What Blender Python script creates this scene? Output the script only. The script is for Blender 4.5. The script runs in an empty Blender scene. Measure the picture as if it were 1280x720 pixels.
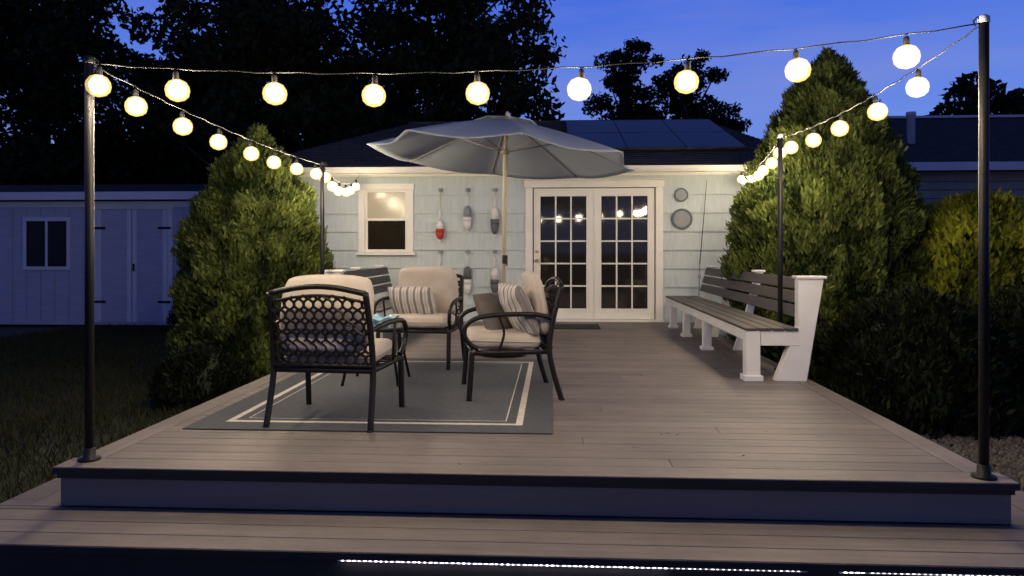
import bpy, math, random
import numpy as np
from mathutils import Vector, Matrix, noise
random.seed(3); np.random.seed(3)
scene=bpy.context.scene
R=math.radians
DZ=0.42   # deck height
# ---------------------------------------------------------------- materials
def newmat(name):
    m=bpy.data.materials.new(name); m.use_nodes=True
    nt=m.node_tree; b=nt.nodes['Principled BSDF']; return m,nt,b
def M(name,col,rough=.7,var=.18,scale=4,bump=.15,bscale=60,metal=0,spec=.5,stretch=(1,1,1),attr=None,avar=.3,stain=0):
    m,nt,b=newmat(name); N=nt.nodes; L=nt.links
    b.inputs['Roughness'].default_value=rough; b.inputs['Metallic'].default_value=metal
    b.inputs['Specular IOR Level'].default_value=spec
    tc=N.new('ShaderNodeTexCoord'); mp=N.new('ShaderNodeMapping'); mp.inputs['Scale'].default_value=stretch
    L.new(tc.outputs['Object'],mp.inputs['Vector'])
    n=N.new('ShaderNodeTexNoise'); n.inputs['Scale'].default_value=scale; n.inputs['Detail'].default_value=6
    L.new(mp.outputs[0],n.inputs['Vector'])
    mr=N.new('ShaderNodeMapRange'); mr.inputs[1].default_value=.3; mr.inputs[2].default_value=.7
    mr.inputs[3].default_value=1-var; mr.inputs[4].default_value=1+var
    L.new(n.outputs['Fac'],mr.inputs[0])
    vm=N.new('ShaderNodeVectorMath'); vm.operation='SCALE'; vm.inputs[0].default_value=col[:3]
    fac=mr.outputs[0]
    def mul(f,o):
        mm=N.new('ShaderNodeMath'); mm.operation='MULTIPLY'; L.new(f,mm.inputs[0]); L.new(o,mm.inputs[1]); return mm.outputs[0]
    if attr:
        at=N.new('ShaderNodeAttribute'); at.attribute_name=attr
        m2=N.new('ShaderNodeMapRange'); m2.inputs[3].default_value=1-avar; m2.inputs[4].default_value=1+avar
        L.new(at.outputs['Fac'],m2.inputs[0]); fac=mul(fac,m2.outputs[0])
    if stain:
        ns=N.new('ShaderNodeTexNoise'); ns.inputs['Scale'].default_value=1.3; ns.inputs['Detail'].default_value=7; ns.inputs['Roughness'].default_value=.65
        L.new(tc.outputs['Object'],ns.inputs['Vector'])
        m4=N.new('ShaderNodeMapRange'); m4.inputs[1].default_value=.35; m4.inputs[2].default_value=.68; m4.inputs[3].default_value=1+stain*.5; m4.inputs[4].default_value=1-stain
        L.new(ns.outputs['Fac'],m4.inputs[0]); fac=mul(fac,m4.outputs[0])
    L.new(fac,vm.inputs['Scale']); L.new(vm.outputs[0],b.inputs['Base Color'])
    if bump>0:
        n2=N.new('ShaderNodeTexNoise'); n2.inputs['Scale'].default_value=bscale; n2.inputs['Detail'].default_value=4
        L.new(mp.outputs[0],n2.inputs['Vector'])
        bp=N.new('ShaderNodeBump'); bp.inputs['Strength'].default_value=bump; bp.inputs['Distance'].default_value=.01
        L.new(n2.outputs['Fac'],bp.inputs['Height']); L.new(bp.outputs[0],b.inputs['Normal'])
        mr3=N.new('ShaderNodeMapRange'); mr3.inputs[3].default_value=max(0,rough-.12); mr3.inputs[4].default_value=min(1,rough+.12)
        L.new(n2.outputs['Fac'],mr3.inputs[0]); L.new(mr3.outputs[0],b.inputs['Roughness'])
    return m
def foliage(name,dark,light,trans=.25):
    m,nt,b=newmat(name); N=nt.nodes; L=nt.links
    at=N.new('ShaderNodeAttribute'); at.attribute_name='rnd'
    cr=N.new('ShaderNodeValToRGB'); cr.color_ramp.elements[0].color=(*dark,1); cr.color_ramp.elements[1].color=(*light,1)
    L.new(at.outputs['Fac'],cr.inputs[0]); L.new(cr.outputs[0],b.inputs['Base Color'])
    b.inputs['Roughness'].default_value=.7; b.inputs['Specular IOR Level'].default_value=.15
    if trans>0:
        tr=N.new('ShaderNodeBsdfTranslucent'); L.new(cr.outputs[0],tr.inputs[0])
        mx=N.new('ShaderNodeMixShader'); mx.inputs[0].default_value=trans
        L.new(b.outputs[0],mx.inputs[1]); L.new(tr.outputs[0],mx.inputs[2]); L.new(mx.outputs[0],N['Material Output'].inputs[0])
    return m
def stripes(name,c1,c2,freq=16,axis=0):
    m,nt,b=newmat(name); N=nt.nodes; L=nt.links
    tc=N.new('ShaderNodeTexCoord'); sx=N.new('ShaderNodeSeparateXYZ'); L.new(tc.outputs['Object'],sx.inputs[0])
    mu=N.new('ShaderNodeMath'); mu.operation='MULTIPLY'; mu.inputs[1].default_value=freq; L.new(sx.outputs[axis],mu.inputs[0])
    fr=N.new('ShaderNodeMath'); fr.operation='FRACT'; L.new(mu.outputs[0],fr.inputs[0])
    cr=N.new('ShaderNodeValToRGB'); cr.color_ramp.interpolation='CONSTANT'
    e=cr.color_ramp.elements; e[0].color=(*c1,1); e[0].position=0; e[1].position=.35; e[1].color=(*c2,1)
    for p,c in ((.6,[.5*(a+d) for a,d in zip(c1,c2)]),(.75,c2)):
        q=e.new(p); q.color=(*c,1)
    L.new(fr.outputs[0],cr.inputs[0]); L.new(cr.outputs[0],b.inputs['Base Color']); b.inputs['Roughness'].default_value=.9
    n=N.new('ShaderNodeTexNoise'); n.inputs['Scale'].default_value=350; bp=N.new('ShaderNodeBump'); bp.inputs['Strength'].default_value=.3; bp.inputs['Distance'].default_value=.003
    L.new(tc.outputs['Object'],n.inputs[0]); L.new(n.outputs[0],bp.inputs['Height']); L.new(bp.outputs[0],b.inputs['Normal'])
    return m
def emit(name,col,s,transp=False):
    m=bpy.data.materials.new(name); m.use_nodes=True; nt=m.node_tree; N=nt.nodes; L=nt.links
    N.remove(N['Principled BSDF']); e=N.new('ShaderNodeEmission'); e.inputs[0].default_value=(*col,1); e.inputs[1].default_value=s
    if transp:
        t=N.new('ShaderNodeBsdfTransparent'); a=N.new('ShaderNodeAddShader'); L.new(e.outputs[0],a.inputs[0]); L.new(t.outputs[0],a.inputs[1]); L.new(a.outputs[0],N['Material Output'].inputs[0])
    else: L.new(e.outputs[0],N['Material Output'].inputs[0])
    m.cycles.emission_sampling='NONE'
    return m
m_deck=M('deck_boards',(.165,.140,.130),.5,.16,3,.35,40,stretch=(.6,9,9),attr='rnd',avar=.16,stain=.28)
m_deckY=M('deck_boards_side',(.15,.127,.118),.5,.14,3,.35,40,stretch=(9,.6,9),attr='rnd',avar=.13,stain=.28)
m_fascia=M('fascia_board',(.19,.165,.155),.6,.12,2,.3,30,stretch=(.5,6,6))
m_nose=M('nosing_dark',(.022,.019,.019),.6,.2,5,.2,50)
m_dark=M('under_deck',(.03,.03,.03),.9)
m_black=M('black_metal',(.008,.008,.009),.5,.2,8,.1,120,metal=0,spec=.3)
m_bronze=M('bronze_metal',(.009,.007,.006),.45,.25,10,.15,150,metal=0,spec=.35)
m_cream=M('cream_fabric',(.56,.49,.41),.92,.08,6,.5,380)
m_pillow=stripes('pillow_stripe',(.22,.20,.19),(.58,.54,.49),14,0)
m_pillow2=M('taupe_pillow',(.14,.12,.105),.9,.15,8,.5,300)
m_white=M('white_paint',(.74,.73,.70),.5,.07,3,.12,80)
m_trim=M('house_trim_paint',(.80,.78,.72),.5,.05,3,.1,50)
m_siding=M('siding_shingle',(.55,.61,.62),.75,.07,5,.5,28,stretch=(6,6,.5))
m_roof=M('roof_shingle',(.04,.04,.045),.95,.4,9,.6,40,attr='rnd',avar=.35,spec=.2)
m_slat=M('bench_slat',(.068,.058,.054),.6,.2,4,.3,50,stretch=(9,.7,9))
m_glassdark=M('dark_glass',(.020,.017,.013),.04,.1,2,0,spec=.6)
m_solar=M('solar_cell',(.008,.012,.028),.35,.15,6,0,spec=.2)
m_umb=M('umbrella_fabric',(.48,.54,.60),.85,.06,3,.2,300)
m_pole=M('umbrella_pole_wood',(.50,.42,.30),.45,.15,6,.1,60,stretch=(8,8,1))
m_shed=M('shed_siding',(.38,.38,.50),.7,.08,3,.25,25,stretch=(1,1,6))
m_shedtrim=M('shed_trim',(.58,.58,.68),.6,.06,3,.1,40)
m_ngb=M('neighbor_siding',(.30,.27,.26),.8,.1,3,.2,30)
m_ground=M('ground_soil_grass',(.028,.030,.016),.95,.45,1.2,.9,12)
m_gravel=M('gravel_stones',(.08,.07,.06),.9,.4,30,1,45,attr='rnd',avar=.5)
m_bark=M('bark',(.06,.05,.04),.9,.3,8,.8,20,stretch=(3,3,.6))
m_cable=M('black_cable',(.01,.01,.01),.6,bump=0)
m_mat=M('doormat_fibre',(.022,.02,.019),.95,.2,20,.8,200)
m_brass=M('brass',(.45,.33,.16),.35,metal=.9,bump=0)
m_arb=foliage('arborvitae_leaf',(.012,.024,.005),(.17,.21,.05))
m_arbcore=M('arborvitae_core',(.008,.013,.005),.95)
m_gold=foliage('golden_shrub_leaf',(.06,.08,.008),(.38,.40,.035))
m_tree=foliage('tree_leaf',(.006,.009,.004),(.026,.032,.014),0)
m_shrub=foliage('dark_shrub_leaf',(.004,.006,.002),(.016,.024,.009),0)
m_grass=foliage('grass_blade',(.015,.020,.007),(.05,.055,.02),.2)
def rugmat():
    m,nt,b=newmat('rug_weave'); N=nt.nodes; L=nt.links
    tc=N.new('ShaderNodeTexCoord'); sx=N.new('ShaderNodeSeparateXYZ'); L.new(tc.outputs['Object'],sx.inputs[0])
    def ab(o,h):
        a=N.new('ShaderNodeMath'); a.operation='ABSOLUTE'; L.new(o,a.inputs[0])
        s=N.new('ShaderNodeMath'); s.operation='SUBTRACT'; s.inputs[0].default_value=h; L.new(a.outputs[0],s.inputs[1]); return s.outputs[0]
    dx=ab(sx.outputs[0],1.135); dy=ab(sx.outputs[1],1.5)
    mn=N.new('ShaderNodeMath'); mn.operation='MINIMUM'; L.new(dx,mn.inputs[0]); L.new(dy,mn.inputs[1])
    cr=N.new('ShaderNodeValToRGB'); cr.color_ramp.interpolation='CONSTANT'; e=cr.color_ramp.elements
    g=(.055,.060,.070,1); g2=(.07,.076,.087,1); w=(.55,.51,.45,1)
    e[0].position=0; e[0].color=g; e[1].position=.185; e[1].color=w
    for p,c in ((.230,g),(.29,w),(.300,g2)):
        q=e.new(p); q.color=c
    L.new(mn.outputs[0],cr.inputs[0])
    n=N.new('ShaderNodeTexNoise'); n.inputs['Scale'].default_value=30; n.inputs['Detail'].default_value=8; L.new(tc.outputs['Object'],n.inputs[0])
    mr=N.new('ShaderNodeMapRange'); mr.inputs[3].default_value=.5; mr.inputs[4].default_value=1.45; L.new(n.outputs[0],mr.inputs[0])
    vm=N.new('ShaderNodeVectorMath'); vm.operation='SCALE'; L.new(cr.outputs[0],vm.inputs[0]); L.new(mr.outputs[0],vm.inputs['Scale']); L.new(vm.outputs[0],b.inputs['Base Color'])
    b.inputs['Roughness'].default_value=.9
    wv=N.new('ShaderNodeTexWave'); wv.inputs['Scale'].default_value=40; L.new(tc.outputs['Object'],wv.inputs[0])
    bp=N.new('ShaderNodeBump'); bp.inputs['Strength'].default_value=.4; bp.inputs['Distance'].default_value=.004; L.new(wv.outputs[1],bp.inputs['Height']); L.new(bp.outputs[0],b.inputs['Normal'])
    return m
m_rug=rugmat()
# ---------------------------------------------------------------- helpers
def link(o,parent=None,local=False):
    scene.collection.objects.link(o)
    if parent:
        o.parent=parent
        if not local: o.matrix_parent_inverse=(Matrix.Translation(parent.location)@parent.rotation_euler.to_matrix().to_4x4()).inverted()
    return o
def empty(name,loc=(0,0,0),rz=0):
    e=bpy.data.objects.new(name,None); e.location=loc; e.rotation_euler=(0,0,rz); e.empty_display_size=.2; scene.collection.objects.link(e); return e
class MB:
    def __init__(s): s.v=[]; s.f=[]; s.r=[]
    def box(s,x0,x1,y0,y1,z0,z1):
        b=len(s.v); s.v+=[(x0,y0,z0),(x1,y0,z0),(x1,y1,z0),(x0,y1,z0),(x0,y0,z1),(x1,y0,z1),(x1,y1,z1),(x0,y1,z1)]
        s.f+=[(b,b+3,b+2,b+1),(b+4,b+5,b+6,b+7),(b,b+1,b+5,b+4),(b+1,b+2,b+6,b+5),(b+2,b+3,b+7,b+6),(b+3,b,b+4,b+7)]
        s.r+=[random.random()]*6; return s
    def prism(s,poly,axis,a0,a1):
        b=len(s.v); n=len(poly)
        for a in (a0,a1):
            for p in poly: s.v.append((a,p[0],p[1]) if axis==0 else (p[0],a,p[1]))
        s.f.append(tuple(range(b,b+n))); s.f.append(tuple(reversed(range(b+n,b+2*n))))
        for i in range(n):
            j=(i+1)%n; s.f.append((b+i,b+n+i,b+n+j,b+j))
        s.r+=[random.random()]*(n+2); return s
    def tube(s,pts,rad,n=8,cap=True):
        pts=[Vector(p) for p in pts]
        if not hasattr(rad,'__len__'): rad=[rad]*len(pts)
        b=len(s.v); prev=None
        for i,p in enumerate(pts):
            d=(pts[min(i+1,len(pts)-1)]-pts[max(i-1,0)])
            if d.length<1e-9: d=Vector((0,0,1))
            d.normalize()
            if prev is None:
                a=Vector((1,0,0)) if abs(d.x)<.8 else Vector((0,1,0)); a=(a-d*a.dot(d)).normalized()
            else: a=(prev-d*prev.dot(d)).normalized()
            prev=a; c=d.cross(a)
            for k in range(n):
                t=2*math.pi*k/n; s.v.append(tuple(p+(a*math.cos(t)+c*math.sin(t))*rad[i]))
        for i in range(len(pts)-1):
            for k in range(n):
                k2=(k+1)%n; s.f.append((b+i*n+k,b+i*n+k2,b+(i+1)*n+k2,b+(i+1)*n+k)); s.r.append(.5)
        if cap:
            s.f.append(tuple(reversed(range(b,b+n)))); e=b+(len(pts)-1)*n; s.f.append(tuple(range(e,e+n))); s.r+=[.5,.5]
        return s
    def lathe(s,prof,c=(0,0,0),n=20,axis='z'):
        b=len(s.v)
        for (r,z) in prof:
            for k in range(n):
                t=2*math.pi*k/n; x,y=r*math.cos(t),r*math.sin(t)
                s.v.append((c[0]+x,c[1]+y,c[2]+z) if axis=='z' else (c[0]+x,c[1]-z,c[2]+y))
        for i in range(len(prof)-1):
            for k in range(n):
                k2=(k+1)%n; s.f.append((b+i*n+k,b+i*n+k2,b+(i+1)*n+k2,b+(i+1)*n+k)); s.r.append(.5)
        s.f.append(tuple(reversed(range(b,b+n)))); e=b+(len(prof)-1)*n; s.f.append(tuple(range(e,e+n))); s.r+=[.5,.5]
        return s
    def obj(s,name,mat,parent=None,bevel=0,smooth=False,local=False):
        me=bpy.data.meshes.new(name); me.from_pydata(s.v,[],s.f); me.materials.append(mat)
        a=me.attributes.new('rnd','FLOAT','FACE'); a.data.foreach_set('value',s.r)
        if smooth:
            for p in me.polygons: p.use_smooth=len(p.vertices)<=4
        o=bpy.data.objects.new(name,me)
        if bevel:
            md=o.modifiers.new('b','BEVEL'); md.width=bevel; md.segments=2; md.limit_method='ANGLE'
        return link(o,parent,local)
def leafmesh(name,C,A,B,rnd,mat,parent=None):
    n=len(C); V=np.stack([C-A,C-B,C+A,C+B],1).reshape(-1,3).astype(np.float32)
    me=bpy.data.meshes.new(name); me.vertices.add(4*n); me.vertices.foreach_set('co',V.ravel())
    me.loops.add(4*n); me.loops.foreach_set('vertex_index',np.arange(4*n,dtype=np.int32))
    me.polygons.add(n); me.polygons.foreach_set('loop_start',np.arange(n,dtype=np.int32)*4)
    try: me.polygons.foreach_set('loop_total',np.full(n,4,dtype=np.int32))
    except Exception: pass
    me.update(calc_edges=True); me.validate()
    a=me.attributes.new('rnd','FLOAT','FACE'); a.data.foreach_set('value',np.clip(rnd,0,1).astype(np.float32))
    me.materials.append(mat); o=bpy.data.objects.new(name,me); return link(o,parent)
def unit(v): return v/np.linalg.norm(v,axis=1,keepdims=True)
# ---------------------------------------------------------------- ground
def ground():
    n=90; xs=np.linspace(-1,1,n); xs=np.sign(xs)*np.abs(xs)**3*400
    mb=MB()
    for j,y in enumerate(xs):
        for i,x in enumerate(xs):
            d=math.hypot(x,y-8); z=0
            z=(noise.noise(Vector((x*.25,y*.25,0)))*.05-.03) if d<60 else -.03
            mb.v.append((x,y+8,z-.01))
    for j in range(n-1):
        for i in range(n-1):
            a=j*n+i; mb.f.append((a,a+1,a+n+1,a+n)); mb.r.append(.5)
    mb.obj('ground',m_ground,smooth=True)
ground()
def blades(name,N,x0,x1,y0,y1,mat,hh=.05):
    P=np.zeros((N,3)); P[:,0]=np.random.uniform(x0,x1,N); P[:,1]=np.random.uniform(y0,y1,N)
    h=np.random.uniform(.5,1.3,N)*hh; P[:,2]=h*.7-.02
    A=np.stack([np.random.normal(0,.4,N)*h,np.random.normal(0,.4,N)*h,h],1); th=np.random.uniform(0,6.28,N)
    B=np.stack([np.cos(th),np.sin(th),np.zeros(N)],1)*.005
    leafmesh(name,P,A,B,np.random.rand(N)*.6+.4*np.array([noise.noise(Vector((p[0]*.8,p[1]*.8,3)))+.5 for p in P]),mat)
blades('grass',75000,-9.5,-2.88,2.6,14.3,m_grass)
mb=MB()
for i in range(5200):
    x=random.uniform(2.6,3.8); y=random.uniform(3.0,8.2); s=random.uniform(.012,.032); z=-.01
    b=len(mb.v); n=6
    t0=random.random()*6
    for k in range(n):
        t=t0+k*1.047; mb.v.append((x+math.cos(t)*s*random.uniform(.7,1.2),y+math.sin(t)*s*random.uniform(.7,1.2),z))
    mb.v.append((x,y,z+s*.9)); r=random.random()
    for k in range(n): mb.f.append((b+k,b+(k+1)%n,b+n)); mb.r.append(r)
mb.obj('gravel',m_gravel)
# ---------------------------------------------------------------- deck
deck=empty('wooden_deck',(0,7,0))
XL,XR,YF,YB=-2.52,2.18,3.65,11.44
mb=MB(); y=YF+.145
while y<YB-.02:
    y1=min(y+.139,YB); 
    j=random.uniform(-1.2,1.2) if random.random()<.6 else None
    if j is None: mb.box(XL+.148,XR-.148,y,y1,DZ-.028,DZ)
    else:
        mb.box(XL+.148,j-.0015,y,y1,DZ-.028,DZ); mb.box(j+.0015,XR-.148,y,y1,DZ-.028,DZ)
    y=y1+.005
mb.obj('boards',m_deck,deck,bevel=.003)
mb=MB().box(XL,XL+.142,YF+.145,YB,DZ-.028,DZ).box(XR-.142,XR,YF+.145,YB,DZ-.028,DZ)
mb.obj('side_border_boards',m_deckY,deck,bevel=.003)
MB().box(XL-.02,XR+.02,YF-.03,YF+.139,DZ-.026,DZ+.001).obj('front_border_board',m_deck,deck,bevel=.004)
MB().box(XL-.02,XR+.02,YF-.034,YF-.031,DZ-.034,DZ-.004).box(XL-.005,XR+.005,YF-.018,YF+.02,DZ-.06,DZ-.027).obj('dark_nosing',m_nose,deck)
MB().box(XL+.002,XR-.002,YF,YF+.02,.215,DZ-.062).obj('riser_board',m_fascia,deck,bevel=.002)
MB().box(XL,XL+.02,YF+.03,YB,.0,DZ-.03).box(XR-.02,XR,YF+.03,YB,.0,DZ-.03).obj('side_skirts',m_fascia,deck)
MB().box(XL+.03,XR-.03,YF+.03,YB,0,DZ-.04).obj('framing',m_dark,deck)
step=empty('deck_step',(0,3.4,0))
mb=MB(); 
for (a,b) in ((3.17,3.31),(3.316,3.456),(3.462,3.602),(3.608,3.648)):
    mb.box(-2.86,2.55,a,b,.184,.21)
for k,(a,b) in enumerate(((-2.86,-2.70),(-2.694,-2.525))): mb.box(a,b,3.652,4.6,.184,.21)
mb.box(2.183,2.36,3.652,4.2,.184,.21).box(2.366,2.55,3.652,4.2,.184,.21)
mb.obj('treads',m_deck,step,bevel=.003)
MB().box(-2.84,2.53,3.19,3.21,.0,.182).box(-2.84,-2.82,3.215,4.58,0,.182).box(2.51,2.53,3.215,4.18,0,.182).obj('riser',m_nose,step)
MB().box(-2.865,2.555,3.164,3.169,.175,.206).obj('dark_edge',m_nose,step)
led=empty('led_step_light',(0,3.18,.17))
for nm,s_,segs in (('diodes_bright',14,((-.92,.48),(1.22,1.30))),('diodes_dim',4,((.50,1.05),(1.33,2.4)))):
    mb=MB()
    for a,b in segs:
        x=a
        while x<b:
            g=random.uniform(.5,1.3); mb.box(x,x+.010*g,3.176,3.186,.167,.167+.006); x+=.024
    mb.obj(nm,emit('led_'+nm,(1,.9,.95),s_),led)
MB().box(-.94,1.07,3.182,3.1895,.163,.177).box(1.2,2.42,3.182,3.1895,.163,.177).obj('strip_backing',m_shedtrim,led)
ll=bpy.data.lights.new('led_glow','AREA'); ll.shape='RECTANGLE'; ll.size=1.4; ll.size_y=.01; ll.energy=.25; ll.color=(.9,.85,1)
lo=bpy.data.objects.new('led_glow',ll); lo.location=(-.22,3.165,.165); link(lo,led)
mb=MB()
for i in range(34):
    x=random.uniform(-2.3,2.0); y=random.uniform(3.75,9); 
    if -2.3<x<.0 and 4.4<y<7.45: continue
    if i<7: x,y=.72+random.gauss(0,.03),4.45+random.gauss(0,.02)
    t=random.random()*6.3; s=random.uniform(.008,.017); z=DZ+.004
    c,s_=math.cos(t)*s,math.sin(t)*s; b=len(mb.v)
    mb.v+=[(x-c,y-s_,z),(x+s_*.4,y-c*.4,z+.004),(x+c,y+s_,z+.001),(x-s_*.4,y+c*.4,z+.005)]; mb.f.append((b,b+1,b+2,b+3)); mb.r.append(.5)
mb.obj('fallen_leaves',M('dry_leaf',(.05,.032,.018),.8))
# ---------------------------------------------------------------- posts
posts=[(-2.43,3.75,2.50),(2.08,3.70,2.62),(-2.43,7.67,2.42),(2.08,6.92,2.55)]
for (x,y,zt) in posts:
    p=empty('light_post',(x,y,DZ))
    MB().tube([(x,y,DZ+.012),(x,y,zt)],.0225,14).obj('pole',m_black,p,smooth=True)
    MB().lathe([(.055,0),(.055,.012),(.032,.016),(.03,.06),(.0235,.065)],(x,y,DZ+.001),20).obj('flange',m_black,p,smooth=True)
    MB().lathe([(.024,0),(.026,.004),(.026,.03),(.012,.04)],(x,y,zt),14).obj('cap',m_shedtrim if x>0 else m_black,p,smooth=True)
    hx=-1 if x>0 else 1
    MB().tube([(x,y,zt+.02),(x+.03*hx,y,zt+.03),(x+.05*hx,y,zt+.01),(x+.04*hx,y,zt-.015)],.004,6).obj('hook',m_black,p)
# ---------------------------------------------------------------- string lights
sl=empty('string_lights',(0,6,2.4))
cab=MB(); sock=MB(); bulbs=[]
def string(p0,p1,sag,ts):
    p0=Vector(p0); p1=Vector(p1)
    f=lambda t: p0.lerp(p1,t)-Vector((0,0,4*sag*t*(1-t)))
    cab.tube([f(i/40)+Vector((0,0,.004*math.sin(i*2.1))) for i in range(41)],.0035,5)
    for t in ts:
        q=f(t); q.z-=.01
        tilt=Vector((random.uniform(-.014,.014),random.uniform(-.014,.014),0))
        sock.lathe([(.008,0),(.014,-.008),(.016,-.045),(.012,-.05)],tuple(q),10)
        bulbs.append(q+tilt-Vector((0,0,.095)))
PT=[(x,y,z+.0) for x,y,z in posts]
string(PT[0],PT[1],.13,[.012]+[.104+.1165*i for i in range(8)])
string(PT[0],PT[2],.05,[.11+.138*i for i in range(7)])
string(PT[1],PT[3],.07,[.20+.175*i for i in range(5)])
string(PT[2],(-2.95,11.12,2.66),.16,[.03,.2,.37,.54,.71,.88])
string(PT[3],(2.75,11.12,2.70),.12,[.03,.16,.29,.42,.55,.68,.81,.92])
cab.obj('cable',m_cable,sl,smooth=True); sock.obj('sockets',m_cable,sl,smooth=True)
bm=MB(); core=MB()
for q in bulbs:
    k=1.18
    bm.lathe([(r*k,z*k) for r,z in [(.010,.044),(.016,.042),(.036,.032),(.049,.012),(.052,-.006),(.047,-.030),(.031,-.046),(.008,-.054)]],tuple(q),20)
    core.lathe([(r*k*1.06,z*k*1.06) for r,z in [(.006,.034),(.022,.027),(.034,.008),(.036,-.006),(.030,-.024),(.018,-.034),(.004,-.038)]],tuple(q),14)
bm.obj('bulb_globes',emit('warm_bulb_glass_glow',(1,.66,.22),.75,True),sl,smooth=True)  # globes oversized, with warm emission, to suggest the glow around each bulb
core.obj('bulb_glow_cores',emit('bulb_glow_core',(1,.86,.58),16),sl,smooth=True)  # glowing shells added inside the globes to give blown-out white centres
for q in bulbs:
    l=bpy.data.lights.new('bulb_light','POINT'); l.energy=47 if q.y<9.3 else (40 if q.y<10.4 else 16); l.color=(1,.81,.55); l.shadow_soft_size=.058
    o=bpy.data.objects.new('bulb_light',l); o.location=q; link(o,sl)
# ---------------------------------------------------------------- house
house=empty('shingled_house',(0,13,0))
HX0,HX1,HY=-4.6,3.8,11.5
opens=[(-.40,1.65,0,2.55),(-3.03,-2.21,1.47,2.54)]
mb=MB(); course=.285; z=.10
while z<2.76:
    zt=min(z+course,2.76); br=sorted(set([z,zt]+[b for o in opens for b in (o[2],o[3]) if z<b<zt]))
    for a,b in zip(br[:-1],br[1:]):
        cuts=sorted([(o[0],o[1]) for o in opens if o[2]<(a+b)/2<o[3]])
        x=HX0; segs=[]
        for c in cuts: segs.append((x,c[0])); x=c[1]
        segs.append((x,HX1))
        pr=lambda zz: .028*(1-(zz-z)/course)
        for s0,s1 in segs:
            if s1-s0<.01: continue
            mb.prism([(HY-pr(a),a),(HY-pr(b),b),(HY+.02,b),(HY+.02,a)],0,s0,s1)
    z=zt
mb.obj('front_siding',m_siding,house)
mb=MB().box(HX0,HX0+.15,HY+.021,18.3,0,2.75).box(HX1-.15,HX1,HY+.021,18.3,0,2.75).box(HX0,HX1,18.3,18.4,0,2.75)
mb.obj('side_walls',m_siding,house)
MB().box(HX0+.15,HX1-.15,HY+.35,HY+.4,0,2.75).obj('interior_wall',m_dark,house)
MB().box(HX0-.3,HX1+.3,11.24,HY+.1,2.762,2.775).obj('soffit',m_trim,house)
MB().box(HX0-.3,HX1+.3,11.22,11.238,2.68,2.80).obj('fascia',m_trim,house)
gut=[(11.215,2.69),(11.13,2.70),(11.10,2.74),(11.10,2.785),(11.11,2.785),(11.115,2.75),(11.14,2.712),(11.215,2.705)]
MB().prism(gut,0,HX0-.32,HX1+.32).obj('gutter',m_trim,house)
MB().box(HX0,HX1,HY-.035,HY-.022,2.68,2.757).obj('frieze_board',m_trim,house)
mb=MB(); E0=(HX0-.32,HX1+.32,11.16,2.80); Rg=(-3.0,3.1,15.2,4.14); n=24
for i in range(n):
    a=i/n; b=(i+1)/n
    L_=lambda t,j: E0[j]+(Rg[j]-E0[j])*t
    for side in (0,1):
        ya=lambda t: L_(t,2) if side==0 else 30.4-L_(t,2)
        za,zb=L_(a,3),L_(b,3); 
        xa0,xa1=L_(a,0),L_(a,1); xb0,xb1=L_(b,0),L_(b,1)
        m_=22; 
        for q in range(m_):
            u0=q/m_; u1=(q+1)/m_; bb=len(mb.v)
            mb.v+=[(xa0+(xa1-xa0)*u0,ya(a),za+.012),(xa0+(xa1-xa0)*u1,ya(a),za+.012),(xb0+(xb1-xb0)*u1,ya(b),zb),(xb0+(xb1-xb0)*u0,ya(b),zb)]
            mb.f.append((bb,bb+1,bb+2,bb+3)); mb.r.append(random.random())
        if side==0:
            bb=len(mb.v); mb.v+=[(xa0,ya(a),za-.005),(xa1,ya(a),za-.005),(xa1,ya(a),za+.012),(xa0,ya(a),za+.012)]; mb.f.append((bb,bb+1,bb+2,bb+3)); mb.r.append(.2)
for j in (0,1):
    bb=len(mb.v); mb.v+=[(E0[j],11.16,2.8),(E0[j],19.24,2.8),(Rg[j],15.2,4.14)]; mb.f.append((bb,bb+1,bb+2)); mb.r.append(.5)
mb.obj('roof',m_roof,house)
MB().tube([(-3,15.2,4.15),(3.1,15.2,4.15)],.04,8).obj('ridge_cap',m_roof,house)
sp=MB(); fr_=MB(); sl_dir=Vector((0,4.04,1.34)).normalized(); nr=Vector((0,-1.34,4.04)).normalized()
for r_ in range(2):
    for c_ in range(3):
        x0=.25+c_*.955; s0=1.0+r_*1.52
        def P_(x,s,h): 
            p=Vector((x,11.16,2.80))+sl_dir*s+nr*h; return tuple(p)
        def slab_(mb,x0,x1,s0,s1,h0,h1):
            b=len(mb.v); mb.v+=[P_(x0,s0,h0),P_(x1,s0,h0),P_(x1,s1,h0),P_(x0,s1,h0),P_(x0,s0,h1),P_(x1,s0,h1),P_(x1,s1,h1),P_(x0,s1,h1)]
            mb.f+=[(b,b+3,b+2,b+1),(b+4,b+5,b+6,b+7),(b,b+1,b+5,b+4),(b+1,b+2,b+6,b+5),(b+2,b+3,b+7,b+6),(b+3,b,b+4,b+7)]; mb.r+=[.5]*6
        slab_(fr_,x0,x0+.95,s0,s0+1.5,.04,.07)
        slab_(sp,x0+.01,x0+.94,s0+.01,s0+1.49,.071,.074)
sp.obj('solar_cells',m_solar,house); fr_.obj('solar_frames',m_black,house)
mb=MB(); D0,D1=-.43,1.68
mb.box(D0,D0+.11,HY-.055,HY+.03,DZ+.002,2.49).box(D1-.11,D1,HY-.055,HY+.03,DZ+.002,2.49).box(D0-.02,D1+.02,HY-.06,HY+.03,2.492,2.60).box(D0-.03,D1+.03,HY-.09,HY-.01,2.602,2.622)
mb.box(D0-.02,D1+.02,HY-.10,HY+.03,DZ+.002,DZ+.035)
mb.obj('door_frame',m_trim,house,bevel=.004)
mb=MB(); gl=MB()
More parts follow.
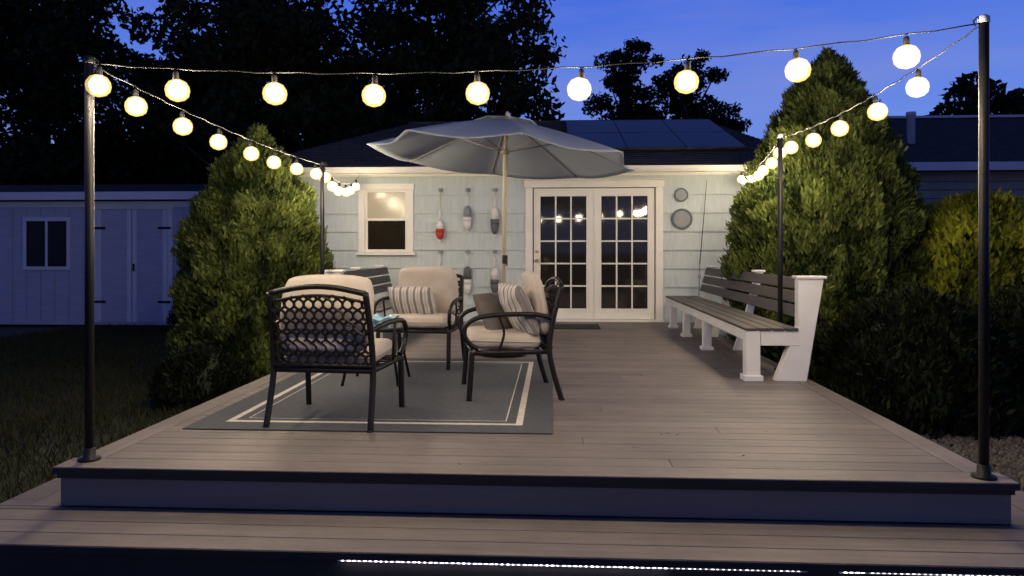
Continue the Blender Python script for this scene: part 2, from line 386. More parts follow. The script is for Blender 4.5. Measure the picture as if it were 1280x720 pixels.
for a,b in ((-.305,.615),(.635,1.555)):
    y0,y1=HY-.01,HY+.03; st=.105; zb,zt=DZ+.04,2.482; gb,gt=.62,2.36
    mb.box(a,a+st,y0,y1,zb,zt).box(b-st,b,y0,y1,zb,zt).box(a+st,b-st,y0+.001,y1,zb,gb).box(a+st,b-st,y0+.001,y1,gt,zt)
    gx0,gx1=a+st,b-st
    for i in (1,2): x=gx0+(gx1-gx0)*i/3; mb.box(x-.012,x+.012,y0+.006,y1,gb,gt)
    for i in range(1,5): zz=gb+(gt-gb)*i/5; mb.box(gx0,gx1,y0+.008,y1-.001,zz-.012,zz+.012)
    for i in range(3):
        for jx in range(5):
            x0=gx0+(gx1-gx0)*i/3; z0=gb+(gt-gb)*jx/5; tl=random.uniform(-.0015,.0015)
            gl.box(x0+.01,x0+(gx1-gx0)/3-.01,y0+.020+tl,y0+.026+tl,z0+.01,z0+(gt-gb)/5-.01)
mb.obj('door_leaves',m_trim,house,bevel=.003); gl.obj('door_glass',m_glassdark,house)
MB().box(.616,.634,HY-.02,HY+.02,DZ+.04,2.482).obj('astragal',m_trim,house,bevel=.002)
MB().lathe([(.026,0),(.026,.008),(.01,.012),(.01,.04),(.026,.05),(.028,.065),(.015,.078)],(-.255,HY-.012,1.36),14,'y').lathe([(.026,0),(.026,.012),(.02,.018)],(-.255,HY-.012,1.5),14,'y').obj('door_hardware',m_brass,house,smooth=True)
mb=MB(); w0,w1,wz0,wz1=-3.055,-2.185,1.445,2.565
mb.box(w0,w0+.10,HY-.05,HY+.03,wz0+.05,wz1-.1).box(w1-.10,w1,HY-.05,HY+.03,wz0+.05,wz1-.1).box(w0-.01,w1+.01,HY-.052,HY+.03,wz1-.1+.001,wz1).box(w0-.03,w1+.03,HY-.085,HY+.03,wz0,wz0+.048)
mb.obj('window_trim',m_trim,house,bevel=.004)
mb=MB(); a,b=w0+.102,w1-.102; zm=2.0
for z0,z1,yy in ((wz0+.05,zm+.02,HY+.0),(zm-.015,wz1-.1,HY-.02)):
    mb.box(a,a+.035,yy,yy+.025,z0,z1).box(b-.035,b,yy,yy+.025,z0,z1).box(a+.035,b-.035,yy+.001,yy+.025,z0,z0+.04).box(a+.035,b-.035,yy+.001,yy+.025,z1-.035,z1)
mb.obj('window_sashes',m_trim,house,bevel=.002)
MB().box(a+.03,b-.03,HY+.012,HY+.018,wz0+.08,zm).obj('lower_glass',m_glassdark,house)
MB().box(a+.03,b-.03,HY+.004,HY+.010,zm+.02,wz1-.13).obj('window_shade',M('shade_glossy',(.50,.46,.36),.2,.05,3,0),house)
# ---------------------------------------------------------------- buoys, plates, rod
cols={'r':M('buoy_red',(.5,.05,.03),.55),'w':m_white,'b':M('buoy_grey_blue',(.25,.29,.32),.6),'y':M('buoy_slate',(.10,.11,.12),.6)}
def buoy(x,zt,top,bot,drop=.25,L=.36):
    p=empty('lobster_buoy',(x,HY-.08,zt)); yy=HY-.085
    MB().box(x-.03,x+.03,HY-.06,HY-.028,zt-.01,zt+.05).tube([(x,HY-.05,zt+.02),(x,yy-.01,zt+.02),(x,yy-.015,zt+.035)],.006,6).obj('wall_cleat',cols['b'],p,bevel=.003)
    MB().tube([(x,yy,zt+.02),(x+.004,yy,zt-drop*.5),(x,yy,zt-drop)],.007,6).obj('rope',m_pole,p)
    MB().tube([(x,yy,zt-drop+.03),(x,yy,zt-drop-.14)],.012,8).tube([(x,yy,zt-drop-.14-L),(x,yy,zt-drop-.18-L)],.012,8).obj('stick',m_white,p,smooth=True)
    z0=zt-drop-.13
    prof=[(.015,0),(.045,-.02),(.06,-.07),(.066,-L*.45)]
    MB().lathe(prof,(x,yy,z0),16).obj('body_upper',cols[top],p,smooth=True)
    MB().lathe([(.0665,-L*.45),(.067,-L*.62)],(x,yy,z0),16).obj('body_band',cols['w'] if top!='w' else cols[bot],p,smooth=True)
    MB().lathe([(.066,-L*.62),(.060,-L*.8),(.038,-L*.95),(.012,-L)],(x,yy,z0),16).obj('body_lower',cols[bot],p,smooth=True)
buoy(-1.76,2.44,'w','r',.32,.30); buoy(-1.332,2.44,'b','w',.10,.38); buoy(-.906,2.44,'w','y',.12,.42)
buoy(-1.76,1.48,'w','b',.1,.36); buoy(-1.332,1.48,'y','w',.08,.44); buoy(-.906,1.48,'w','y',.1,.4)
for (x,z,r) in ((1.955,2.37,.105),(1.965,2.0,.16)):
    p=empty('wall_plate',(x,HY-.04,z))
    MB().lathe([(r*.6,0),(r,.02),(r,.026),(r*.93,.026),(r*.62,.012),(.003,.012)],(x,HY-.022,z),36,'y').obj('dish',m_white,p,smooth=True)
    MB().lathe([(r,.018),(r*1.02,.024),(r*.97,.0275)],(x,HY-.0225,z),36,'y').obj('rim',cols['y'],p)
    MB().lathe([(r*.78,.024),(r*.72,.0215)],(x,HY-.0285,z),36,'y').obj('ring',cols['b'],p)
    MB().lathe([(r*.71,.0222),(r*.3,.0212)],(x,HY-.0295,z),36,'y').obj('centre',m_white,p)
    mbf=MB()
    for k in range(6):
        t=k*1.05+.3; rr=random.uniform(.07,.12); mbf.lathe([(r*rr,0),(r*rr*.8,.002),(.001,.003)],(x+math.cos(t)*r*.36,HY-.0525,z+math.sin(t)*r*.3),8,'y')
    mbf.obj('motif',M('plate_motif',(.35,.26,.18),.5) if r>.12 else cols['b'],p)
rod=empty('fishing_rod',(2.2,11.3,DZ))
MB().tube([(2.20,11.28,1.3),(2.28,11.38,2.0),(2.34,11.44,2.6)],[.008,.006,.003],6).obj('blank',m_bronze,rod)
MB().tube([(2.17,11.22,DZ+.01),(2.20,11.28,1.32)],.009,8).lathe([(.02,0),(.025,.03),(.02,.06)],(2.19,11.24,1.1),10).obj('handle',cols['b'],rod)
# ---------------------------------------------------------------- bench
def bench(xf,xb,y0,y1,sgn,ys):
    p=empty('deck_bench',((xf+xb)/2,(y0+y1)/2,DZ))
    X=lambda d: xf+sgn*d
    def bx(mb,a,b,c,d,e,f): 
        x0,x1=sorted((X(a),X(b))); mb.box(x0,x1,c,d,DZ+e,DZ+f)
    sl_=MB()
    for i in range(4): bx(sl_,-.01+.112*i,.09+.112*i,y0-.02,y1,.425,.45)
    for i in range(3):
        za=.52+.118*i; da=.46+.10*(za-.45)/.38
        pl=[(X(da),DZ+za),(X(da+.028),DZ+za+.100),(X(da+.056),DZ+za+.094),(X(da+.028),DZ+za-.006)]
        if sgn<0: pl=pl[::-1]
        sl_.prism(pl,1,y0+.105,y1)
    sl_.obj('slats',m_slat,p,bevel=.005)
    w=MB()
    bx(w,.0,.03,y0+.1,y1,.335,.423)
    for k,y in enumerate(ys):
        if k==0:
            bx(w,-.005,.115,y-.01,y+.10,.0,.424); bx(w,-.025,.135,y-.03,y+.12,.002,.05); bx(w,.12,.44,y-.005,y+.04,.30,.423)
            pl=[(X(.24),DZ+.001),(X(.50),DZ+.001),(X(.64),DZ+.86),(X(.43),DZ+.86),(X(.43),DZ+.46),(X(.36),DZ+.30)]
            if sgn<0: pl=pl[::-1]
            w.prism(pl,1,y,y+.10); bx(w,.41,.66,y-.015,y+.115,.862,.885)
        else:
            bx(w,.031,.12,y,y+.09,.0,.423); bx(w,.01,.14,y-.02,y+.11,.002,.04); bx(w,.12,.47,y+.02,y+.06,.33,.42)
            pl=[(X(.36),DZ+.001),(X(.47),DZ+.001),(X(.68),DZ+.86),(X(.60),DZ+.86),(X(.492),DZ+.42)]
            if sgn<0: pl=pl[::-1]
            w.prism(pl,1,y,y+.06); bx(w,.57,.70,y-.015,y+.075,.862,.885)
    w.obj('supports',m_white,p,bevel=.005)
bench(1.62,2.16,6.32,10.75,1,[6.32,8.25,9.5,10.55])
bench(-1.88,-2.45,7.95,10.8,-1,[7.95,9.3,10.6])
# ---------------------------------------------------------------- rug and mat
def slab(name,x0,x1,y0,y1,z0,z1,mat):
    cx,cy=(x0+x1)/2,(y0+y1)/2; mb=MB(); mb.box(x0-cx,x1-cx,y0-cy,y1-cy,0,z1-z0); o=mb.obj(name,mat,bevel=.003); o.location=(cx,cy,z0); return o
slab('outdoor_rug',-2.275,-.005,4.42,7.42,DZ+.002,DZ+.009,m_rug)
slab('doormat',-.08,.66,10.35,10.95,DZ+.002,DZ+.014,m_mat)
# ---------------------------------------------------------------- chairs
def cushion(name,a,b,h,p,mat,parent,loc,rot,n=20,pinch=0,rcf=.06):
    mb=MB(); idx={}
    for s in (1,-1):
        for j in range(n+1):
            for i in range(n+1):
                u=math.sin((i/n*2-1)*math.pi/2); v=math.sin((j/n*2-1)*math.pi/2)
                edge=(i in(0,n) or j in(0,n))
                if s<0 and edge: idx[(s,i,j)]=idx[(1,i,j)]; continue
                zz=h*max(0,(1-abs(u)**p)*(1-abs(v)**p))**.42
                wr=noise.noise(Vector((u*2.2+loc[0]*7,v*2.2,s+h*30)))*h*.2
                rc=1-rcf*(abs(u)*abs(v))**3
                x=a*u*rc*(1-pinch*(1-v*v)); y=b*v*rc*(1-pinch*(1-u*u))
                idx[(s,i,j)]=len(mb.v); mb.v.append((x,y,s*zz+(wr if not edge else 0)))
        for j in range(n):
            for i in range(n):
                f=[idx[(s,i,j)],idx[(s,i+1,j)],idx[(s,i+1,j+1)],idx[(s,i,j+1)]]
                mb.f.append(tuple(f if s>0 else f[::-1])); mb.r.append(.5)
    ring=[idx[(1,i,0)] for i in range(n+1)]+[idx[(1,n,j)] for j in range(1,n+1)]+[idx[(1,i,n)] for i in range(n-1,-1,-1)]+[idx[(1,0,j)] for j in range(n-1,-1,-1)]
    mb.tube([mb.v[k] for k in ring],.006,6,False)
    o=mb.obj(name,mat,parent,smooth=True,local=True); o.location=loc; o.rotation_euler=rot; return o
def chair(x,y,rz,pillows=()):
    c=empty('patio_armchair',(x,y,DZ),rz); W=1.09
    fr=MB()
    def smooth(pts,n=6):
        P=[Vector((p[0]*W,p[1],p[2])) for p in pts]; P=[P[0]]+P+[P[-1]]; out=[]
        for i in range(1,len(P)-2):
            for k in range(n):
                t=k/n; a,b,d,e=P[i-1],P[i],P[i+1],P[i+2]
                out.append(.5*((2*b)+(d-a)*t+(2*a-5*b+4*d-e)*t*t+(-a+3*b-3*d+e)*t**3))
        out.append(P[-2]); return out
    for s in (-1,1):
        fr.tube(smooth([(s*.305,-.37,0),(s*.30,-.31,.2),(s*.295,-.28,.38),(s*.29,-.31,.6),(s*.28,-.375,.84)]),.0205,8)
        fr.tube(smooth([(s*.31,.315,0),(s*.31,.30,.2),(s*.31,.29,.37)]),.0205,8)
        fr.tube(smooth([(s*.285,-.30,.60),(s*.32,-.18,.63),(s*.335,.05,.635),(s*.335,.24,.615),(s*.33,.335,.56),(s*.325,.345,.48),(s*.318,.30,.415),(s*.312,.25,.385)]),.018,8)
        fr.tube([(s*.31*W,.29,.355),(s*.295*W,-.28,.355)],.018,8)
        fr.tube(smooth([(s*.325,.10,.63),(s*.325,.06,.5),(s*.31,.10,.36)]),.010,7)
        fr.lathe([(.024,0),(.024,.012)],(s*.305*W,-.37,0),10).lathe([(.024,0),(.024,.012)],(s*.31*W,.315,0),10)
    fr.tube([(-.31*W,.29,.355),(.31*W,.29,.355)],.018,8); fr.tube([(-.295*W,-.28,.355),(.295*W,-.28,.355)],.02,8)
    for k in range(5): fr.tube([(-.30*W,-.2+.11*k,.352),(.30*W,-.2+.11*k,.352)],.006,5)
    yb=lambda z: -.295-.08*max(0,(z-.45))/.39
    top=lambda xx: .835+.045*math.cos(min(1,abs(xx)/(.28*W))*math.pi/2)
    fr.tube([(xx,yb(top(xx)),top(xx)) for xx in np.linspace(-.28*W,.28*W,17)],.018,8)
    fr.tube([(xx,yb(.385),.385) for xx in (-.29*W,.29*W)],.012,8)
    fr.tube([(xx,yb(top(xx)-.055),top(xx)-.055) for xx in np.linspace(-.28*W,.28*W,13)],.010,6)
    fr.obj('frame',m_bronze,c,smooth=True,local=True)
    la=MB(); st=.062
    for sg in (1,-1):
        k=-16
        while k<18:
            pts=[]
            for t in np.linspace(0,1,49):
                z=.39+.50*t; xx=sg*(k*st+ (z-.39)*.9)
                xx+=.010*math.sin((z-.39)/st*2*math.pi*.9)*sg
                if abs(xx)<.285*W and z<top(xx)-.045: pts.append((xx,yb(z)+.003*sg,z))
                elif pts:
                    if len(pts)>1: la.tube(pts,.0088,5)
                    pts=[]
            if len(pts)>1: la.tube(pts,.0088,5)
            k+=1
    la.obj('lattice_back',m_bronze,c,local=True)
    cushion('seat_cushion',.298,.272,.06,10,m_cream,c,(0,.04,.43),(R(2),0,0))
    cushion('back_cushion',.300,.245,.055,6,m_cream,c,(0,-.222,.700),(R(78),0,0),rcf=.12)
    for (mt,loc,rot,w,hh,) in pillows:
        cushion('throw_pillow',w,hh,.075,3.0,mt,c,loc,tuple(R(a) for a in rot),pinch=.06)
    return c
chair(-1.415,4.82,R(-4))
chair(-.36,5.72,R(100),[(m_pillow,(-.14,-.07,.66),(66,0,14),.22,.21),(m_pillow2,(.15,.05,.60),(58,0,-38),.23,.19)])
chair(-1.26,7.05,R(174),[(m_pillow,(.11,-.05,.60),(62,0,-6),.24,.17)])
# ---------------------------------------------------------------- side table
tb=empty('side_table',(-1.47,6.10,DZ)); tx,ty=-1.47,6.10
fr=MB(); h=.46; w=.235
ring=[(tx+w*1.0*math.copysign(abs(math.cos(t))**.6,math.cos(t)),ty+w*math.copysign(abs(math.sin(t))**.6,math.sin(t)),DZ+h) for t in np.linspace(0,2*math.pi,33)]
fr.tube(ring,.013,6,False)
for sx in (-1,1):
    for sy in (-1,1): fr.tube([(tx+sx*.23,ty+sy*.23,DZ),(tx+sx*.19,ty+sy*.19,DZ+.22),(tx+sx*.2,ty+sy*.2,DZ+h-.01)],.012,7)
fr.tube([(tx-.19,ty-.19,DZ+.2),(tx+.19,ty+.19,DZ+.2)],.008,6).tube([(tx+.19,ty-.19,DZ+.208),(tx-.19,ty+.19,DZ+.208)],.008,6)
fr.obj('frame',m_bronze,tb,smooth=True)
MB().lathe([(.225,0),(.228,.003),(.225,.006)],(tx,ty,DZ+h+.004),32).obj('glass_top',M('table_glass',(.12,.14,.15),.08,bump=0),tb)
gb=empty('glass_bowl',(tx+.05,ty-.05,DZ+h)); bw=MB(); n=40
prof=[(.03,0),(.05,.004),(.075,.03),(.10,.06),(.12,.075),(.115,.077),(.095,.062),(.07,.034),(.045,.01)]
for (r,z) in prof:
    for k in range(n):
        t=2*math.pi*k/n; rr=1.1*r*(1+.12*(r/.12)*math.sin(6*t)); bw.v.append((tx+.05+rr*math.cos(t),ty-.05+rr*math.sin(t),DZ+h+.012+z+.016*(r/.12)*math.sin(6*t+1)))
for i in range(len(prof)-1):
    for k in range(n): k2=(k+1)%n; bw.f.append((i*n+k,i*n+k2,(i+1)*n+k2,(i+1)*n+k)); bw.r.append(.5)
bw.obj('fluted_bowl',M('pale_blue_glass',(.35,.62,.72),.12,.4,18,0),gb,smooth=True)
# ---------------------------------------------------------------- umbrella
um=empty('patio_umbrella',(-.50,7.78,DZ))
ux,uy=-.50,7.78
tilt=Matrix.Translation((ux-.02,uy,2.5))@Matrix.Rotation(R(4.4),4,'Y')@Matrix.Rotation(R(-2.0),4,'X')@Matrix.Rotation(R(10),4,'Z')
Rr=1.43
def canopy(rho0,rho1,lift,sag,nr=14):
    mb=MB(); npan=8; ns=8; tot=npan*ns
    for i in range(nr+1):
        rho=rho0+(rho1-rho0)*i/nr
        for k in range(tot):
            th=2*math.pi*k/tot; d=(th%(2*math.pi/8))-math.pi/8
            rr=Rr*rho*math.cos(math.pi/8)/math.cos(d); q=1-abs(d)/(math.pi/8)
            rr-=Rr*.04*rho**3*q
            z=.40*(1-rho**1.22)-sag*rho*math.sin(q*math.pi/2)+lift
            mb.v.append(tuple(tilt@Vector((rr*math.cos(th),rr*math.sin(th),z))))
    for i in range(nr):
        for k in range(tot):
            k2=(k+1)%tot; mb.f.append((i*tot+k,i*tot+k2,(i+1)*tot+k2,(i+1)*tot+k)); mb.r.append(.5)
    return mb
nt=m_umb.node_tree; tr=nt.nodes.new('ShaderNodeBsdfTranslucent'); tr.inputs[0].default_value=(.55,.60,.65,1); mx=nt.nodes.new('ShaderNodeMixShader'); mx.inputs[0].default_value=.4
nt.links.new(nt.nodes['Principled BSDF'].outputs[0],mx.inputs[1]); nt.links.new(tr.outputs[0],mx.inputs[2]); nt.links.new(mx.outputs[0],nt.nodes['Material Output'].inputs[0])
for nm,mb in (('canopy',canopy(.13,1,0,.05)),('vent_cap',canopy(.01,.24,.035,.01,4))):
    o=mb.obj(nm,m_umb,um); md=o.modifiers.new('s','SOLIDIFY'); md.thickness=.003
    for p_ in o.data.polygons: p_.use_smooth=True
rb=MB()
for k in range(8):
    th=2*math.pi*k/8; f=lambda rho,dz=0: tuple(tilt@Vector((Rr*rho*math.cos(th),Rr*rho*math.sin(th),.40*(1-rho**1.22)-.014+dz)))
    rb.tube([f(.03)]+[f(r_) for r_ in np.linspace(.1,.985,9)],.007,6)
    rb.tube([f(.45),tuple(tilt@Vector((.03*math.cos(th),.03*math.sin(th),.06)))],.006,6)
rb.lathe([(.03,0),(.045,.01),(.045,.05),(.03,.06)],(ux-.01,uy,2.53),14)
rb.obj('ribs',m_ngb,um,smooth=True)
topp=tilt@Vector((0,0,.46))
MB().tube([(ux-.03,uy,DZ+.05),(ux-.01,uy,2.45),tuple(tilt@Vector((0,0,.40)))],.021,12).obj('pole',m_pole,um,smooth=True)
MB().lathe([(.012,0),(.025,.015),(.02,.045),(.006,.06)],tuple(topp-Vector((0,0,.03))),12).obj('finial',m_pole,um,smooth=True)
MB().lathe([(.25,0),(.25,.03),(.22,.055),(.06,.075),(.03,.09),(.028,.35),(.024,.352)],(ux-.03,uy,DZ+.012),32).obj('base',m_bronze,um,smooth=True)
MB().tube([(ux,uy-.02,1.42),(ux,uy-.06,1.42),(ux+.02,uy-.08,1.36)],.008,6).lathe([(.03,0),(.03,.09)],(ux-.01,uy,1.38),12).obj('crank',m_bronze,um)
# ---------------------------------------------------------------- shed
sh=empty('garden_shed',(-9.8,16,0)); SY=14.6; sx0,sx1=-13.2,-7.05
MB().box(sx0,sx1,SY,SY+3,0,2.52).obj('walls',m_shed,sh)
mb=MB(); x=sx0+.3
while x<sx1-.1: mb.box(x,x+.012,SY-.004,SY+.001,.05,2.5); x+=.3
mb.obj('grooves',m_ngb,sh)
mb=MB().box(sx0-.2,sx1+.12,SY-.22,SY-.19,2.54,2.70).box(sx1-.09,sx1+.015,SY-.015,SY+.05,.05,2.52).box(sx0,sx1,SY-.02,SY-.001,2.40,2.518)
for a,b in ((-9.40,-9.29),(-7.81,-7.70)): mb.box(a,b,SY-.03,SY,0.05,2.36)
mb.box(-9.42,-7.68,SY-.032,SY,2.362,2.46)
mb.box(-10.86,-9.86,SY-.03,SY,2.12,2.20).box(-10.86,-9.86,SY-.04,SY,1.12,1.19).box(-10.86,-10.79,SY-.028,SY,1.19,2.12).box(-9.93,-9.86,SY-.028,SY,1.19,2.12).box(-10.385,-10.335,SY-.026,SY,1.19,2.12)
mb.obj('trim',m_shedtrim,sh,bevel=.004)
MB().box(-10.8,-9.92,SY-.015,SY-.002,1.17,2.14).obj('window_glass',M('shed_glass',(.01,.01,.012),.3,bump=0,spec=.2),sh)
MB().box(-9.285,-8.56,SY-.022,SY,.06,2.35).box(-8.54,-7.815,SY-.022,SY,.06,2.35).obj('doors',m_shed,sh,bevel=.004)
mb=MB()
for x0,x1 in ((-9.285,-8.56),(-8.54,-7.815)):
    mb.box(x0+.001,x0+.09,SY-.034,SY-.023,.062,2.348).box(x1-.09,x1-.001,SY-.034,SY-.023,.062,2.348)
mb.obj('door_trim',m_shedtrim,sh)
mb=MB()
for z in (.45,1.95): mb.box(-9.36,-9.1,SY-.045,SY-.035,z,z+.05).box(-8.0,-7.74,SY-.045,SY-.035,z,z+.05)
mb.box(-8.52,-8.49,SY-.06,SY-.035,1.1,1.25); mb.obj('hinges',m_black,sh)
MB().prism([(SY-.2,2.705),(SY+1.5,3.0),(SY+3.2,2.705),(SY+3.2,2.6),(SY+.0,2.53),(SY-.18,2.6)],0,sx0-.2,sx1+.1).obj('roof',m_roof,sh)
# ---------------------------------------------------------------- neighbour house
nh=empty('neighbor_house',(11,19,0))
MB().box(7.2,16,17,23,0,3.28).obj('walls',m_ngb,nh)
mb=MB()
for i in range(16): mb.box(7.19,16.01,16.985,16.999,.2+i*.19,.2+i*.19+.012)
mb.obj('clapboard_lines',m_dark,nh)
MB().prism([(16.6,3.42),(20,5.0),(23.4,3.42),(23.4,3.36),(16.6,3.36)],0,6.8,16.4).obj('roof',m_roof,nh)
MB().box(6.78,16.42,16.55,16.6,3.26,3.44).box(6.8,16.4,19.93,20.07,4.99,5.05).obj('gutter_and_ridge',m_shedtrim,nh)
MB().lathe([(.09,0),(.09,.75),(.11,.76),(.11,.84)],(8.45,18.0,3.95),14).obj('vent_pipe',m_shedtrim,nh,smooth=True)
MB().box(10.7,11.9,16.96,17,1.7,2.85).obj('window_trim',m_shedtrim,nh)
MB().box(10.78,11.82,16.95,16.962,1.78,2.77).obj('window_glass',m_glassdark,nh)
# ---------------------------------------------------------------- conifers
def conifer(name,x,y,H,Rm,hs,rs,N,seed,mat,size=.05,amp=.16,freq=3.2):
    rng=np.random.RandomState(seed); p=empty(name,(x,y,0))
    w=np.interp(np.linspace(0,1,400),hs,rs)+.05; cdf=np.cumsum(w)/w.sum()
    h=np.interp(rng.rand(N),cdf,np.linspace(0,1,400)); th=rng.uniform(0,2*math.pi,N)
    r=np.interp(h,hs,rs)*Rm
    out=np.stack([np.cos(th),np.sin(th),np.zeros(N)],1)
    base=out*r[:,None]; base[:,2]=h*H
    nz=np.array([noise.noise(Vector((b[0]*freq+seed,b[1]*freq,b[2]*freq*.8)))*1.0+.5*noise.noise(Vector((b[0]*freq*2.6,b[1]*freq*2.6+seed,b[2]*freq*2.2))) for b in base])
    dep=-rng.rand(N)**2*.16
    rr=r*(1+amp*nz)+.05*nz+dep*.8+rng.normal(0,.015,N); rr=np.maximum(rr,.0)
    C=out*rr[:,None]+rng.normal(0,.01,(N,3)); C[:,2]=h*H+.04*nz+rng.normal(0,.02,N); C[:,0]+=x; C[:,1]+=y; C[:,2]=np.maximum(C[:,2],.02)
    d=unit(out*.55+np.array([0,0,.9])+rng.normal(0,.35,(N,3)))
    t=unit(np.cross(d,out)+rng.normal(0,.4,(N,3)))
    s=rng.uniform(.6,1.3,N)[:,None]*size
    rnd=.35+.65*nz+.9*dep/.16*.35+rng.normal(0,.16,N)  # bulges lighter, deep sprays darker: recess shade put into leaf colour, plus random tone
    leafmesh('foliage_sprays',C,d*s,t*s*.38,rnd,mat,p)
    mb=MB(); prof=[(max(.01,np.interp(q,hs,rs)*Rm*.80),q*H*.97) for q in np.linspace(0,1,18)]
    mb.lathe(prof,(x,y,.0),24).obj('dark_core',m_arbcore,p,smooth=True)  # solid dark filler added behind the sprays to stop see-through
    MB().tube([(x,y,-.05),(x,y,H*.5)],[.07,.03],8).obj('trunk',m_bark,p)
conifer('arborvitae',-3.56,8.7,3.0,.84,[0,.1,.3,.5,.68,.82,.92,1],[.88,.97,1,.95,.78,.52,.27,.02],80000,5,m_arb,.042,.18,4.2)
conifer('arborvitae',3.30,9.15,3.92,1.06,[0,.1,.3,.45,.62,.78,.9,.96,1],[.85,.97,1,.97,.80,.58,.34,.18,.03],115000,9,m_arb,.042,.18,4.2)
conifer('golden_shrub',4.95,8.9,2.2,1.05,[0,.2,.45,.7,.88,1],[.7,.95,1,.85,.55,.08],38000,12,m_gold,.05,.28,2.6)
conifer('dark_shrub',3.35,7.0,1.15,.85,[0,.3,.6,.85,1],[.9,1,.85,.55,.1],26000,17,m_shrub,.045,.25,3)
conifer('dark_shrub',4.9,7.2,1.25,1.0,[0,.3,.6,.85,1],[.9,1,.85,.55,.1],26000,18,m_shrub,.045,.25,3)
conifer('dark_shrub',-6.2,12.9,1.0,.55,[0,.3,.6,.85,1],[.9,1,.85,.55,.1],14000,19,m_shrub,.045,.25,3)
conifer('dark_shrub',-3.5,7.2,.55,.45,[0,.3,.6,.85,1],[.9,1,.85,.55,.1],12000,21,m_shrub,.04,.25,3)
# ---------------------------------------------------------------- broadleaf trees
def tree(name,x,y,h,r,zb,seed,nc=80,per=200,leaf=.13,cr=.24):
    rng=np.random.RandomState(seed); p=empty(name,(x,y,0)); cz=(h+zb)/2; rz=(h-zb)/2
    v=unit(rng.normal(size=(nc,3)))*(rng.rand(nc,1)**.45)
    CC=v*np.array([r,r,rz])*.9; CC[:,0]+=x; CC[:,1]+=y; CC[:,2]+=cz
    tone=rng.rand(nc)
    tr_=MB(); lean=rng.uniform(-.3,.3)
    tr_.tube([(x,y,-.1),(x+lean*.4,y,h*.35),(x+lean,y,h*.75)],[.24*h/10,.16*h/10,.05],9)
    for k in range(0,nc,4):
        c=CC[k]; z0=max(zb*.7,c[2]-1.6-rng.rand()*1.2)
        tr_.tube([(x+lean*.4,y,z0),((x+c[0])/2,(y+c[1])/2,(z0+c[2])/2+.2),tuple(c)],[.07,.045,.015],6)
    tr_.obj('trunk_and_limbs',m_bark,p,smooth=True)
    idx=np.repeat(np.arange(nc),per); n=len(idx); sc=r*cr*rng.uniform(.6,1.3,nc)[idx][:,None]
    d=rng.normal(size=(n,3)); d=unit(d)*(rng.rand(n,1)**.4)
    C=CC[idx]+d*sc*np.array([1.15,1.15,.75])+rng.normal(0,.05,(n,3))
    A=unit(rng.normal(size=(n,3))+np.array([0,0,-.2])); B=unit(np.cross(A,rng.normal(size=(n,3)))); s=rng.uniform(.6,1.3,n)[:,None]*leaf
    leafmesh('crown',C,A*s,B*s*.5,tone[idx]*.6+.4*rng.rand(n)+.15*d[:,2],m_tree,p)
tree('oak_tree',-15.8,22,12.5,3.6,2.0,31,110,210)
tree('oak_tree',-9.1,21.5,12.8,3.5,2.2,32,110,200)
tree('oak_tree',-2.9,22.5,12.6,3.35,2.2,33,110,210)
tree('maple_tree',-12.6,25.5,9.3,3.3,1.2,34,80,190)
tree('maple_tree',-5.8,26,9.4,3.4,1.2,35,80,190)
tree('maple_tree',-6.4,20.5,7.2,2.4,.8,38,60,190)
tree('maple_tree',3.1,30,10.6,1.75,3.6,36,70,150,.10,.24)
tree('maple_tree',5.5,30,10.0,1.75,3.4,37,70,150,.10,.24)
tree('maple_tree',7.0,31,7.9,1.5,2.5,39,50,150,.10,.26)
def mass(name,specs,seed,leaf):
    rng=np.random.RandomState(seed); Cs=[]; T=[]
    for (x0,x1,y,hf,n) in specs:
        x=rng.uniform(x0,x1,n); top=np.array([hf(a)*(1+.13*noise.noise(Vector((a*.5,y,0)))+.08*noise.noise(Vector((a*1.7,y,5)))) for a in x])
        z=top*(1-rng.rand(n)**1.3*.98); yy=y+rng.normal(0,.8,n); Cs.append(np.stack([x,yy,z],1)); T.append(np.array([.5+.5*noise.noise(Vector((a*.8,b*.8,y))) for a,b in zip(x,z)]))
    C=np.concatenate(Cs); n=len(C); A=unit(rng.normal(size=(n,3))); B=unit(np.cross(A,rng.normal(size=(n,3)))); s=rng.uniform(.6,1.3,n)[:,None]*leaf
    leafmesh(name,C,A*s,B*s*.6,np.concatenate(T)*.7+.3*rng.rand(n),m_tree)
mass('distant_trees',[(-30,-1,29,lambda a:5.5,26000),(-1,14,34,lambda a:4.6+.1*a,9000),(14,42,46,lambda a:5.5+6.0*math.exp(-((a-26)/5.5)**2),22000),(-30,-13,19.5,lambda a:3.2,6000)],77,.26)
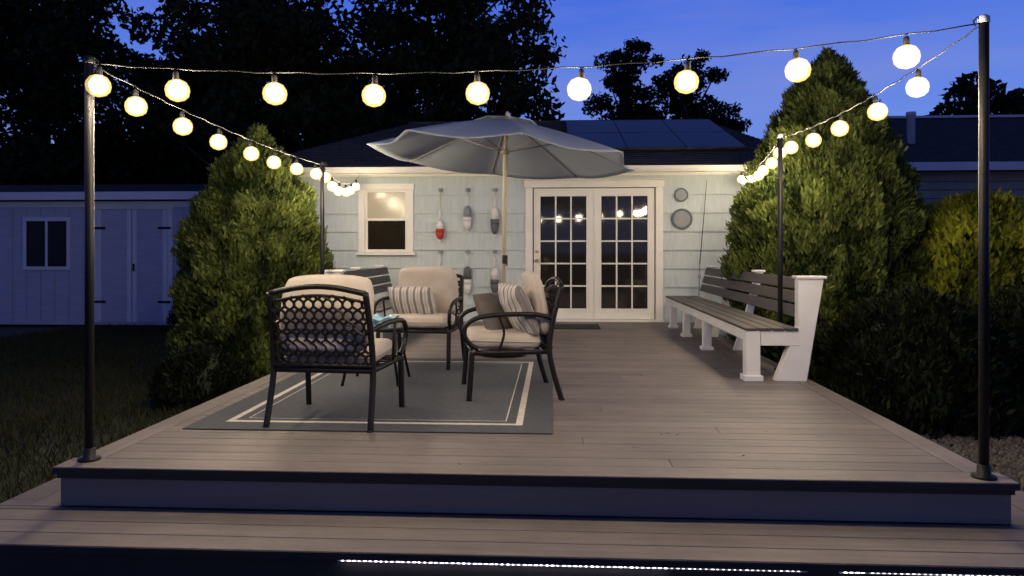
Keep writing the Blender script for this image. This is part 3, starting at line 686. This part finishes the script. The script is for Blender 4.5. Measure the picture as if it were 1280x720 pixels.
# ---------------------------------------------------------------- world / camera
w=bpy.data.worlds.new('World'); scene.world=w; w.use_nodes=True; N=w.node_tree.nodes; L=w.node_tree.links
bg=N['Background']; sky=N.new('ShaderNodeTexSky'); sky.sky_type='NISHITA'; sky.sun_disc=False
sky.sun_elevation=R(2.5); sky.sun_rotation=R(70); sky.ozone_density=6; sky.air_density=1.0; sky.dust_density=.2
vm=N.new('ShaderNodeVectorMath'); vm.operation='SCALE'; vm.inputs['Scale'].default_value=.02
L.new(sky.outputs[0],vm.inputs[0])
tc=N.new('ShaderNodeTexCoord'); sx=N.new('ShaderNodeSeparateXYZ'); L.new(tc.outputs['Generated'],sx.inputs[0])
cr=N.new('ShaderNodeValToRGB'); e=cr.color_ramp.elements
e[0].position=0; e[0].color=(.21,.31,.72,1); e[1].position=1; e[1].color=(.008,.018,.08,1)
for p,c in ((.16,(.15,.26,.78,1)),(.33,(.060,.15,.74,1)),(.5,(.018,.05,.27,1))):
    q=e.new(p); q.color=c
L.new(sx.outputs[2],cr.inputs[0])
mp=N.new('ShaderNodeMapping'); mp.inputs['Scale'].default_value=(1.5,1.5,9); mp.inputs['Rotation'].default_value=(0,R(12),0); L.new(tc.outputs['Generated'],mp.inputs[0])
cn=N.new('ShaderNodeTexNoise'); cn.inputs['Scale'].default_value=1.6; cn.inputs['Detail'].default_value=5; L.new(mp.outputs[0],cn.inputs[0])
cm=N.new('ShaderNodeMapRange'); cm.inputs[1].default_value=.45; cm.inputs[2].default_value=.72; cm.inputs[3].default_value=0; cm.inputs[4].default_value=.5; L.new(cn.outputs[0],cm.inputs[0])
mix=N.new('ShaderNodeMixRGB'); mix.inputs[2].default_value=(.25,.29,.68,1); L.new(cm.outputs[0],mix.inputs[0]); L.new(cr.outputs[0],mix.inputs[1])
ad=N.new('ShaderNodeVectorMath'); ad.operation='ADD'; L.new(mix.outputs[0],ad.inputs[0]); L.new(vm.outputs[0],ad.inputs[1])
ag=N.new('ShaderNodeMapRange'); ag.inputs[1].default_value=-.6; ag.inputs[2].default_value=.7; ag.inputs[3].default_value=.6; ag.inputs[4].default_value=1.0; L.new(sx.outputs[1],ag.inputs[0])
sc_=N.new('ShaderNodeVectorMath'); sc_.operation='SCALE'; L.new(ad.outputs[0],sc_.inputs[0]); L.new(ag.outputs[0],sc_.inputs['Scale'])
L.new(sc_.outputs[0],bg.inputs[0]); bg.inputs[1].default_value=.95
s=bpy.data.lights.new('sun','SUN'); s.energy=.02; s.angle=R(15); s.color=(.75,.8,1); so=bpy.data.objects.new('sun',s); so.rotation_euler=(R(78),0,R(70)); link(so)
cam=bpy.data.cameras.new('camera'); co=bpy.data.objects.new('camera',cam); link(co)
co.location=(0,0,1.52); co.rotation_euler=(R(90),0,R(3.2)); cam.lens=26; cam.sensor_width=36; cam.shift_y=-47/1280; cam.clip_end=2000; cam.clip_start=.05
scene.camera=co
scene.view_settings.view_transform='Standard'; scene.view_settings.look='None'; scene.view_settings.exposure=0
